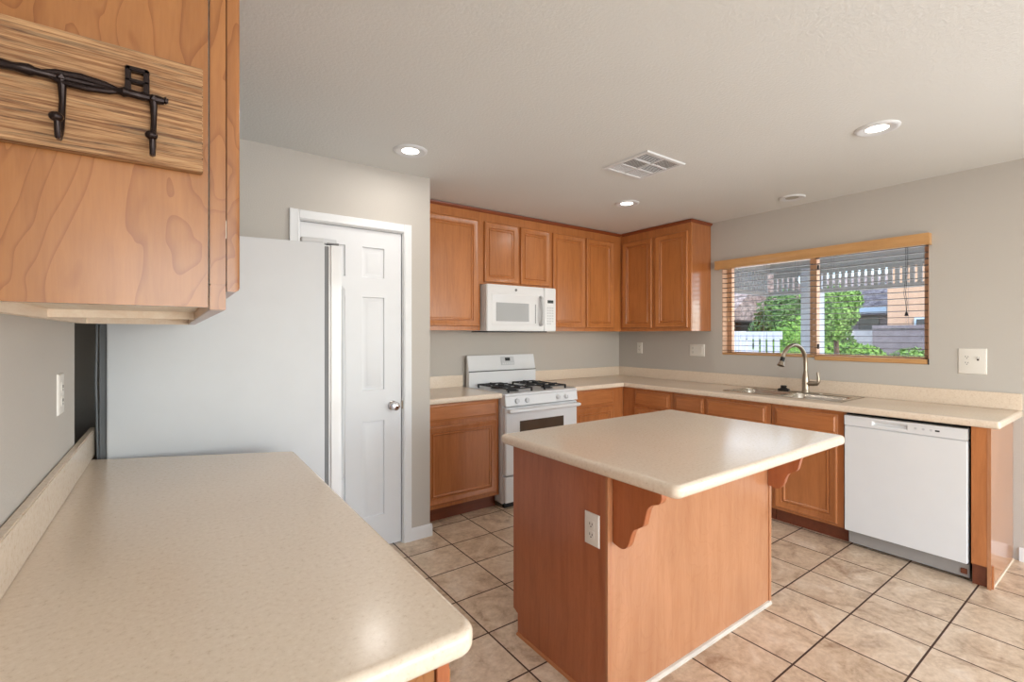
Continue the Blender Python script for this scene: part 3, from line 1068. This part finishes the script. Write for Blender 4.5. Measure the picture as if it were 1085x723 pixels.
# control strip with a scooped pocket handle
ya, yb2, za, zb_ = dy0, dy1, 0.789, 0.852
t = bmesh.new()
hy0, hy1, hz0, hz1 = 0.905, 1.085, 0.803, 0.838
ys = [ya, hy0, hy1, yb2]
zs_ = [za, hz0, hz1, zb_]
for i in range(3):
    for j in range(3):
        if i == 1 and j == 1:
            continue
        cpn.box(3.548, 3.60, ys[i], ys[i + 1], zs_[j], zs_[j + 1])
cpn.rings(hy1 - hy0, hz1 - hz0, [(0, 0), (.004, -.002), (.010, -.014), (.013, -.018)], (3.548, hy0, hz0), Y, Z, -X)
t.free()
cpn.build('control_panel', 'white', r)
for k, yy in enumerate((.87, .835, .80)):
    G().lathe([(.007, 0), (.006, .0015), (0, .0015)], (3.548, yy, .822), (-1, 0, 0), 14).build('button', 'white_soft', r)
G().box(3.5465, 3.549, 0.762, 0.782, .817, .826).build('status_display', 'display', r)
G().box(3.615, 3.63, dy0 + .004, dy1 - .002, 0.012, 0.100, .002).build('toe_panel', plain('toe_panel_grey', (160, 156, 152), .45), r)
G().box(3.608, 3.616, dy0 + .012, dy0 + .04, 0.03, 0.06, .002).build('toe_clip', 'kick', r)

# ------------------------------------------------------------------ refrigerator, standing slightly skewed
phi = math.atan2(2.332 - 2.215, -0.23 - 0.556)      # direction from front edge to back edge
r = thing('refrigerator', 'tall light grey refrigerator seen from its plain side', 'refrigerator', (0.556, 2.215, 0))
r.rotation_euler.z = phi - PI
# local frame: x to the front, y to the far side; the near side lies on y = 0
FD, FWD, FH = 0.795, 0.595, 1.785


class GL(G):
    def build(s, name, mat, parent=None, angle=35):
        me = D.meshes.new(name)
        s.bm.to_mesh(me)
        s.bm.free()
        smooth(me, angle)
        me.materials.append(M[mat])
        o = D.objects.new(name, me)
        COL.objects.link(o)
        o.parent = parent
        return o


GL().box(-FD + .03, 0, 0, FWD, 0.03, FH, .004, 3).build('cabinet_body', 'fridge', r)
GL().box(-FD + .005, -FD + .03, 0.02, FWD - .02, 0.05, FH - .01).build('back_panel', 'cable', r)
GL().box(0.002, 0.018, 0.012, FWD - .012, 0.06, FH - .012).build('door_gasket', 'gasket', r)
for ya_, yb_q, nm, hyy in ((0.0, 0.262, 'freezer_door', .235), (0.270, FWD, 'fridge_door', .300)):
    dd = GL().box(0.018, 0.072, ya_, yb_q, 0.06, FH - .006, .010, 4).build(nm, 'white', r)
    GL().tube([(.070, hyy, .62), (.105, hyy, .66), (.110, hyy, 1.05), (.110, hyy, 1.25), (.105, hyy, 1.60), (.070, hyy, 1.64)], .013, 10).build('handle', 'white_soft', dd)
g = GL()
g.prism(round_poly([(-.10, 0.004), (-.005, 0.004), (.055, .02), (.055, .055), (-.10, .055)], [.012, .01, .01, .01, .02]), (0, 0, FH), X, Y, Z, .022, .004)
g.build('hinge_cover', 'white_soft', r)
GL().box(.01, .062, .012, .04, FH - .003, FH + .004).build('hinge_pin', 'gasket', r)
for fx_ in (-.08, -.7):
    for fy_ in (.06, FWD - .06):
        GL().lathe([(.022, 0), (.022, .03), (0, .03)], (fx_, fy_, 0), n=12).build('foot', 'black', r)
GL().tube([(-FD, .03, .8), (-FD - .006, .02, 1.2), (-FD - .004, .03, 1.45), (-FD - .008, .025, 1.7)], .004, 6).build('power_cord', 'cable', r)

# ------------------------------------------------------------------ island
IX0, IX1, IY0, IY1 = 1.285, 2.492, 1.19, 1.775
r = thing('kitchen_island', 'maple kitchen island base with scalloped corbels in room centre', 'kitchen island', (1.89, 1.48, 0))
side = [(IY0, 0.0), (1.742, 0.0), (1.742, 0.095), (IY1, 0.108), (IY1, BT), (IY0, BT)]
G().prism(side, (IX0, 0, 0), Y, Z, X, 0.018).build('side_panel', 'island_side', r)
G().prism(side, (IX1 - .018, 0, 0), Y, Z, X, 0.018).build('side_panel', 'island_side', r)
G().box(IX0 + .020, IX1 - .020, IY0 + .004, IY0 + .02, 0.0, BT).build('front_panel', 'island_front', r)
G().box(IX0 - .002, IX0 + .015, IY0 - .001, IY0 + .012, 0.0, BT, .001).build('corner_strip', 'island_front', r)
G().box(IX1 - .020, IX1 + .002, IY0 - .001, IY0 + .012, 0.0, BT, .001).build('corner_strip', 'island_front', r)
G().box(IX0 + .018, IX1 - .018, IY0 + .02, IY1 - .02, .105, BT).build('cabinet_box', 'wood', r)
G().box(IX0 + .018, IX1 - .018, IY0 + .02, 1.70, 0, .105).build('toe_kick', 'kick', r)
for a, b in ((IX0 + .03, 1.87), (1.90, IX1 - .03)):
    drawer(r, (a, IY1 + .0, 0.735), X, Y, b - a, .12, 'wood_x')
    door(r, (a, IY1 + .0, 0.13), X, Y, b - a, .58, 'wood', 'cabinet_door')
G().prism([(0, 0), (.014, 0), (.014, .006), (.008, .013), (0, .015)], (IX0 + .01, IY0 + .004, 0), -Y, Z, X, IX1 - IX0 - .02).build('shoe_strip', plain('worn_white_strip', (206, 194, 180), .7, .12), r)
G().prism([(0, 0), (.009, 0), (.007, .009), (0, .011)], (IX0, IY0, 0), -X, Z, Y, 1.742 - IY0).build('shoe_strip', 'wood_y', r)


def corbel_profile():
    # (distance out from the panel, z), a flowing scalloped edge
    k = [(0.214, 0.850), (0.214, 0.824), (0.203, 0.806), (0.176, 0.795), (0.157, 0.775), (0.148, 0.744), (0.139, 0.714), (0.117, 0.697),
         (0.098, 0.684), (0.086, 0.660), (0.078, 0.634), (0.065, 0.611), (0.043, 0.600), (0.015, 0.604), (0, 0.610)]
    pts = [(0, BT), (0.214, BT)]
    for i in range(len(k) - 1):
        p0, p1, p2, p3 = [Vector(k[min(max(q, 0), len(k) - 1)]) for q in (i - 1, i, i + 1, i + 2)]
        for m_ in range(4):
            tt = m_ / 4
            v = 0.5 * ((2 * p1) + (p2 - p0) * tt + (2 * p0 - 5 * p1 + 4 * p2 - p3) * tt ** 2 + (3 * p1 - p0 - 3 * p2 + p3) * tt ** 3)
            pts.append((max(v.x, 0.0), v.y))
    pts.append(k[-1])
    return pts


for cx in (1.312, 2.462):
    G().prism(corbel_profile(), (cx, IY0 + .003, 0), -Y, Z, X, .028, .0015).build('corbel', 'island_side', r, 25)

r = thing('island_countertop', 'beige laminate island top with rounded edge, overhanging toward the camera', 'countertop', (1.86, 1.33, LB))
slab('worktop', [(1.225, 0.855), (2.492, 0.855), (2.492, 1.80), (1.225, 1.80)], [.03, .03, .02, .02], r, .017, LB, LT + .001)


# ------------------------------------------------------------------ outlets and switches
def plate(name, label, cat, origin, ud, nd, w, h, devices, group='outlet and switch plates'):
    """origin = lower left corner on the wall; devices = list of (u, v, kind)"""
    o = Vector(origin)
    ud, nd = Vector(ud), Vector(nd)
    c = o + ud * w / 2 + Z * h / 2
    r = thing(name, label, cat, c, group)
    G().rings(w, h, [(0, 0), (.001, .003), (.004, .0055), (.006, .006)], o, ud, Z, nd).build('cover_plate', 'plate', r)
    for u, v, kind in devices:
        q = o + ud * u + Z * v + nd * .006
        if kind == 'outlet':
            for dv in (-.0195, .0195):
                rc = G().prism([(a * .0165, b * .0145) for a, b in ((-.8, -1), (.8, -1), (1, -.6), (1, .6), (.8, 1), (-.8, 1), (-1, .6), (-1, -.6))], q + Z * dv, ud, Z, nd, .002, .0006).build('receptacle', 'plate', r)
                s_ = G()
                s_.prism([(-.0075, -.002), (-.0050, -.002), (-.0050, .007), (-.0075, .007)], q + Z * dv, ud, Z, nd, .0026)
                s_.prism([(.0050, -.002), (.0075, -.002), (.0075, .006), (.0050, .006)], q + Z * dv, ud, Z, nd, .0026)
                s_.prism([(.0028 * math.cos(a), -.008 + .0028 * math.sin(a)) for a in [k * PI / 4 for k in range(8)]], q + Z * dv, ud, Z, nd, .0026)
                s_.build('slots', 'slot', rc)
        elif kind == 'toggle':
            G().prism([(-.005, -.012), (.005, -.012), (.005, .012), (-.005, .012)], q, ud, Z, nd, .002).build('toggle_slot', 'slot', r)
            G().prism([(-.0035, -.001), (.0035, -.001), (.0025, .012), (-.0025, .012)], q, ud, Z, nd, .011, .0008).build('toggle', 'plate', r)
        elif kind == 'rocker':
            G().rings(.034, .066, [(0, 0), (.001, .003), (.004, .0025)], q - ud * .017 - Z * .033, ud, Z, nd).build('rocker', 'plate', r)
    return r


plate('wall_outlet', 'small white outlet plate under the corner wall cabinets', 'outlet', (XW, 3.437, 1.172), -Y, -X, .072, .118, [(.036, .059, 'outlet')])
plate('wall_switch', 'double white switch and outlet plate under the cabinet end, left of window', 'switch', (XW, 2.785, 1.165), -Y, -X, .165, .118, [(.04, .059, 'outlet'), (.125, .059, 'rocker')])
plate('wall_outlet', 'large white outlet and switch plate right of the window', 'outlet', (XW, .806, 1.120), -Y, -X, .136, .165, [(.043, .090, 'outlet'), (.095, .100, 'toggle')])
plate('wall_outlet', 'ivory outlet plate on left wall above the foreground counter', 'outlet', (XL, 1.795, 1.145), Y, X, .076, .116, [(.038, .058, 'outlet')])
plate('wall_outlet', 'ivory outlet plate on the side of the island', 'outlet', (IX0, 1.306, .578), -Y, -X, .076, .122, [(.038, .061, 'outlet')])


# ------------------------------------------------------------------ ceiling fittings
def downlight(label, x, y, on, r_=0.095, power=3.0):
    r = thing('recessed_ceiling_light', label, 'ceiling light', (x, y, CEIL), 'recessed ceiling lights')
    k = r_ / .095
    G().lathe([(.097 * k, 0), (.097 * k, -.003), (.090 * k, -.009), (.080 * k, -.010), (.062 * k, -.0045), (.050 * k, -.0035), (.048 * k, -.0005)], (x, y, CEIL), n=40).build('trim_ring', 'trim', r)
    G().lathe([(.0, -.0035), (.040 * k, -.0035), (.050 * k, -.0020), (.050 * k, 0), (0, 0)], (x, y, CEIL - .0005), n=40).build('lens', 'lamp' if on else 'lens_off', r)
    if on:
        ld = D.lights.new('downlight_lamp', 'AREA')
        ld.shape = 'DISK'
        ld.size = .18
        ld.energy = power
        ld.color = (1, .96, .90)
        lo = D.objects.new('downlight_lamp', ld)
        COL.objects.link(lo)
        lo.parent = r
        lo.location = (0, 0, -.012)
    return r


downlight('lit recessed ceiling light in front of the pantry door wall', 1.12, 2.567, True)
downlight('lit recessed ceiling light near the corner wall cabinets', 2.99, 2.565, True)
downlight('lit recessed ceiling light at right, nearest the camera', 2.955, .88, True)
downlight('unlit recessed ceiling light above the window', 3.91, 1.71, False, .09)
r = thing('ceiling_vent', 'square white ceiling air vent with six louvred openings', 'air vent', (2.41, 1.93, CEIL))
vx0, vx1, vy0, vy1 = 2.225, 2.595, 1.755, 2.11
G().box(vx0 + .03, vx1 - .03, vy0 + .03, vy1 - .03, CEIL - .0015, CEIL - .0005).build('dark_backing', 'dark_gap', r)
g = G()
g.rings(vx1 - vx0, vy1 - vy0, [(0, 0), (.002, .006), (.006, .009), (.026, .009), (.030, .004), (.030, .0005)], (vx0, vy0, CEIL - .0005), X, Y, -Z, cap=False)
xm = (vx0 + vx1) / 2
g.box(xm - .008, xm + .008, vy0 + .03, vy1 - .03, CEIL - .009, CEIL - .0005, .002)
for q in (1.880, 1.985):
    g.box(vx0 + .03, vx1 - .03, q - .007, q + .007, CEIL - .0085, CEIL - .0005, .002)
g.build('grille_frame', 'trim', r)
cells_y = [(1.785, 1.873), (1.887, 1.978), (1.992, 2.080)]
for j, (c, d) in enumerate(cells_y):
    for i, (a, b) in enumerate(((vx0 + .03, xm - .008), (xm + .008, vx1 - .03))):
        g = G()
        if j == 2:          # louvres turned so that they close this row toward the stove wall
            for k in range(9):
                cc = c + (k + .5) * (d - c) / 9
                g.box(a, b, -.0055, .0055, -.0006, .0006, mtx=Matrix.Translation((0, cc, CEIL - .005)) @ Matrix.Rotation(math.radians(12), 4, 'X'))
        elif (i + j) % 2 == 0:
            for k in range(6):
                cc = c + (k + .5) * (d - c) / 6
                g.box(a, b, -.0022, .0022, -.0005, .0005, mtx=Matrix.Translation((0, cc, CEIL - .005)) @ Matrix.Rotation(math.radians(-20), 4, 'X'))
        else:
            for k in range(9):
                cc = a + (k + .5) * (b - a) / 9
                g.box(-.0022, .0022, c, d, -.0005, .0005, mtx=Matrix.Translation((cc, 0, CEIL - .005)) @ Matrix.Rotation(math.radians(20), 4, 'Y'))
        g.build('louvres', 'trim', r)

# ------------------------------------------------------------------ blinds
BX = XW + .018
o = G()
vp = [(0, 0), (.014, 0), (.016, .012), (.012, .018), (.012, .060), (.017, .068), (.017, .078), (0, .078)]
r = thing('blind_valance', 'light wood valance board across the top of the window', 'valance', (XW - .02, 1.7, 1.98))
G().prism(vp, (XW - .045, .938, 1.982), -X, Z, Y, 2.484 - .938, .0015).build('board', 'blind', r)
G().box(XW - .045, XW - .001, .938, .950, 1.982, 2.060).box(XW - .045, XW - .001, 2.472, 2.484, 1.982, 2.060).build('return_piece', 'blind', r)


def blind(label, y0, y1, zr, rail_h, rail_d):
    r = thing('window_blind', label, 'window blind', (BX, (y0 + y1) / 2, zr), 'open wooden window blinds')
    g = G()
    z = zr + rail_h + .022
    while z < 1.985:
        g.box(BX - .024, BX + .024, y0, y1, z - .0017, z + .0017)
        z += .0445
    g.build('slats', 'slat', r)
    G().box(BX - rail_d, BX + rail_d, y0, y1, zr, zr + rail_h, .004, 3).build('bottom_rail', 'blind', r)
    G().box(BX - .02, BX + .02, y0, y1, 1.985, 2.025).build('head_rail', 'blind', r)
    L = y1 - y0
    for k, f in enumerate((.17, .5, .83)):
        if L < .75 and k == 1:
            continue
        yy = y0 + L * f
        gg = G()
        for dx in (-.025, .025):
            gg.tube([(BX + dx, yy, zr + rail_h), (BX + dx, yy, 1.99)], .0009, 5)
        gg.build('ladder_cord', 'gasket', r)
    return r


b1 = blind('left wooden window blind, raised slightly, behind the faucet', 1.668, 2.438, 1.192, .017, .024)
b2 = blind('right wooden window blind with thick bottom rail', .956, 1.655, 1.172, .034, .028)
G().box(BX - .029, BX + .029, .952, .957, 1.170, 1.208, .001).build('rail_cap', 'black', b2)
g = G()
for yy in (1.075, 1.066):
    g.tube([(BX - .032, yy, 1.985), (BX - .034, yy - .002, 1.80), (BX - .033, yy + .010, 1.66), (BX - .034, yy, 1.60), (BX - .034, 1.070, 1.535)], .0014, 6)
g.build('pull_cord', 'black', b2)
G().lathe([(.003, .03), (.006, .024), (.011, .004), (.012, 0), (0, 0)], (BX - .034, 1.070, 1.505), n=14).build('cord_tassel', 'black', b2)
for zz in (1.62, 1.52):
    G().lathe([(.003, .024), (.007, .018), (.010, 0), (0, 0)], (BX - .032, 2.375 + (zz - 1.52) * -.3, zz - .02), n=12).build('cord_tassel', 'blind', b1)
g = G()
g.tube([(BX - .032, 2.375, 1.985), (BX - .032, 2.375, 1.52)], .0011, 5).tube([(BX - .032, 2.345, 1.985), (BX - .032, 2.345, 1.62)], .0011, 5)
g.build('pull_cord', 'blind', b1)

# ------------------------------------------------------------------ outside
struct(G().box(4.40, 40, -22, 40, -0.30, -0.12).build('outside_ground', 'gravel'))
struct(G().box(XW + .15, 6.3, -4, 5.5, -0.12, -0.02).build('patio_slab', 'pale_block'))
# patio cover
r = thing('patio_cover', 'grey wooden patio cover with slatted frieze outside window', 'patio cover', (6.0, 2.0, -0.02))
G().box(XW + .16, 6.25, -1.2, 3.0, 2.42, 2.52).build('roof_deck', 'patio_white', r)
g = G()
g.box(5.96, 6.06, -1.2, 2.95, 2.14, 2.42).box(5.98, 6.04, -1.2, 2.95, 1.855, 1.90)
g.box(4.45, 6.0, 2.86, 2.94, 2.14, 2.42).box(4.45, 6.0, 2.88, 2.93, 1.855, 1.90)
for k in range(4):
    g.box(4.45, 6.0, -.8 + k * 1.0, -.74 + k * 1.0, 2.30, 2.42)
g.build('beam', 'patio_paint', r)
for py in (2.405, -1.1):
    G().box(5.91, 6.11, py - .085, py + .085, -0.02, 2.14, .004).build('post', 'post_paint', r)
g = G()
sl, gp = .034, .026
yy = -.98
while yy < 2.86:
    g.box(5.995, 6.020, yy, yy + sl, 1.90, 2.14)
    yy += sl + gp
g2 = G()
xx = 4.5
while xx < 5.96:
    g2.box(xx, xx + sl, 2.892, 2.912, 1.90, 2.14)
    xx += sl + gp
# arched heads: small round-topped fillers between slats
yy = -.98 + sl
while yy < 2.82:
    pts = [(0, .24), (0, .16)] + [(gp / 2 - gp / 2 * math.cos(a * PI / 8), .16 + gp / 2 * math.sin(a * PI / 8)) for a in range(1, 8)] + [(gp, .16), (gp, .24)]
    g.prism([(p_[0], p_[1]) for p_ in pts], (6.0, yy, 1.90), Y, Z, X, .014)
    yy += sl + gp
g.build('frieze', 'patio_paint', r)
g2.build('frieze', 'patio_paint', r)
G().box(5.90, 5.94, 2.30, 2.34, -0.02, 2.1, .01).build('downspout', 'bluewhite', r)

# white picket fence seen through left pane
r = thing('garden_fence', 'white upright board fence beyond the patio, left of the bush', 'fence', (9.0, 4.8, -.12))
g = G()
yy = 4.15
while yy < 5.6:
    g.box(8.99, 9.01, yy, yy + .085, -.12, 1.40)
    yy += .125
g.build('boards', 'fence_white', r)
G().box(9.01, 9.05, 4.12, 5.62, 1.30, 1.44).box(9.01, 9.05, 4.12, 5.62, .2, .3).build('rail', 'fence_white', r)

# block walls
o = G().box(11.0, 11.2, -1.0, 3.35, -.12, 1.50).box(10.98, 11.22, -1.0, 3.35, 1.50, 1.56).build('garden_wall', 'block')
tag(o, 'dark grey block wall across the yard, right in the window', 'wall')
o = G().box(13.5, 13.7, 3.2, 8.0, -.12, 1.50).build('garden_wall', 'pale_block')
tag(o, 'pale block wall behind the green tree', 'wall')

# neighbouring houses
r = thing('neighbour_house', 'peach stucco house at right of the window view', 'house', (14, 2, -.12))
G().box(12.8, 18, 0.5, 3.62, -.12, 5.2).build('house_wall', 'stucco', r)
w_ = G().box(12.76, 12.80, 2.75, 3.15, 1.4, 1.75).build('window', 'bluewhite', r)
G().box(12.745, 12.76, 2.79, 3.11, 1.44, 1.71).build('pane', 'dark_glass', w_)
G().prism([(12.4, 5.2), (18.4, 5.2), (15.4, 6.5)], (0, 0.2, 0), X, Z, Y, 3.7).build('roof', 'roof', r)

r = thing('neighbour_house', 'grey brown house with clay tiled roof in the middle of the window view', 'house', (19, 6.5, -.12))
G().box(16.5, 23, 4.45, 7.55, -.12, 2.05).build('house_wall', 'grey_stucco', r)
G().prism([(16.1, 1.95), (23.4, 1.95), (19.8, 3.5)], (0, 4.3, 0), X, Z, Y, 3.4).build('roof', 'roof', r)
G().box(16.0, 16.15, 4.55, 5.25, 2.0, 2.16).build('gutter', 'bluewhite', r)
w_ = G().box(16.44, 16.5, 4.85, 5.35, .9, 1.9).build('window', 'dark_glass', r)

r = thing('neighbour_house', 'low house with brown tiled roof and white eave at left of window view', 'house', (16, 10.5, -.12))
G().box(14.2, 16.0, 7.9, 13, -.12, 1.85).box(14.2, 20, 7.9, 13, -.12, 1.80).build('house_wall', 'grey_stucco', r)
G().prism([(13.6, 1.85), (20.6, 1.85), (17.1, 4.1)], (0, 7.8, 0), X, Z, Y, 6.4).build('roof', 'roof', r)
G().box(13.52, 13.64, 7.8, 13.5, 1.78, 1.98).build('eave_board', 'bluewhite', r)


def leafy(name, label, cat, blobs, mat, trunk=None, n=2600, size=.06, group=None):
    base = (blobs[0][0], blobs[0][1], -.12)
    r = thing(name, label, cat, base, group)
    g = G()
    for (x, y, z, rad) in blobs:
        g.ball((x, y, z), rad * .80, (1, 1, .95), 3)
    tot = sum(b[3] ** 2 for b in blobs)
    t = bmesh.new()
    for (x, y, z, rad) in blobs:
        for _ in range(int(n * rad ** 2 / tot)):
            d = Vector((random.gauss(0, 1), random.gauss(0, 1), random.gauss(0, 1))).normalized()
            c = Vector((x, y, z)) + d * rad * random.uniform(.74, 1.08)
            a = Vector((random.gauss(0, 1), random.gauss(0, 1), random.gauss(0, 1))).normalized()
            b = a.cross(d + a * .2).normalized()
            s_ = size * random.uniform(.6, 1.3)
            vs = [t.verts.new(c + a * s_), t.verts.new(c + b * s_ * .5), t.verts.new(c - a * s_), t.verts.new(c - b * s_ * .5)]
            t.faces.new(vs)
    g._add(t)
    g.build('foliage', mat, r)
    if trunk:
        x, y, rr_, top = trunk
        G().tube([(x, y, -.12), (x + .02, y, top * .5), (x, y + .03, top)], [rr_ * 1.3, rr_, rr_ * .6], 8).build('trunk', 'bark', r)
    return r


leafy('shrub', 'bright green round bush beside the white fence', 'bush', [(10.0, 4.35, .75, .74), (10.1, 3.95, .7, .6), (10.05, 4.35, 1.22, .48), (10.0, 4.75, .7, .5), (10.1, 4.0, 1.1, .4)], 'leaf_bright', (10.0, 4.3, .06, .7), 5200, .05)
leafy('tree', 'dark green tree above the bright bush, in left window pane', 'tree', [(11.5, 5.15, 1.75, .62), (11.6, 4.7, 1.6, .55), (11.5, 4.95, 1.1, .6), (11.6, 5.55, 1.35, .5), (11.6, 4.4, 1.2, .5)], 'leaf_dark', (11.5, 5.0, .09, 1.2), 6000, .07)
leafy('tree', 'light green leafy tree at left of the right window pane', 'tree', [(8.65, 3.08, 1.72, .26), (8.7, 2.98, 1.92, .20), (8.65, 3.2, 1.95, .24), (8.6, 3.15, 1.5, .22)], 'leaf_mid', (8.65, 3.1, .05, 1.5), 5200, .035)
leafy('shrub', 'low green shrub below the light green tree', 'bush', [(9.4, 3.12, .95, .28), (9.4, 2.92, .92, .26)], 'leaf_bright', (9.4, 3.0, .03, .5), 2600, .045)
leafy('shrub', 'round green shrub in front of the dark block wall', 'bush', [(10.2, 2.55, .78, .36), (10.2, 2.3, .74, .30)], 'leaf_mid', (10.2, 2.5, .03, .4), 2600, .045)
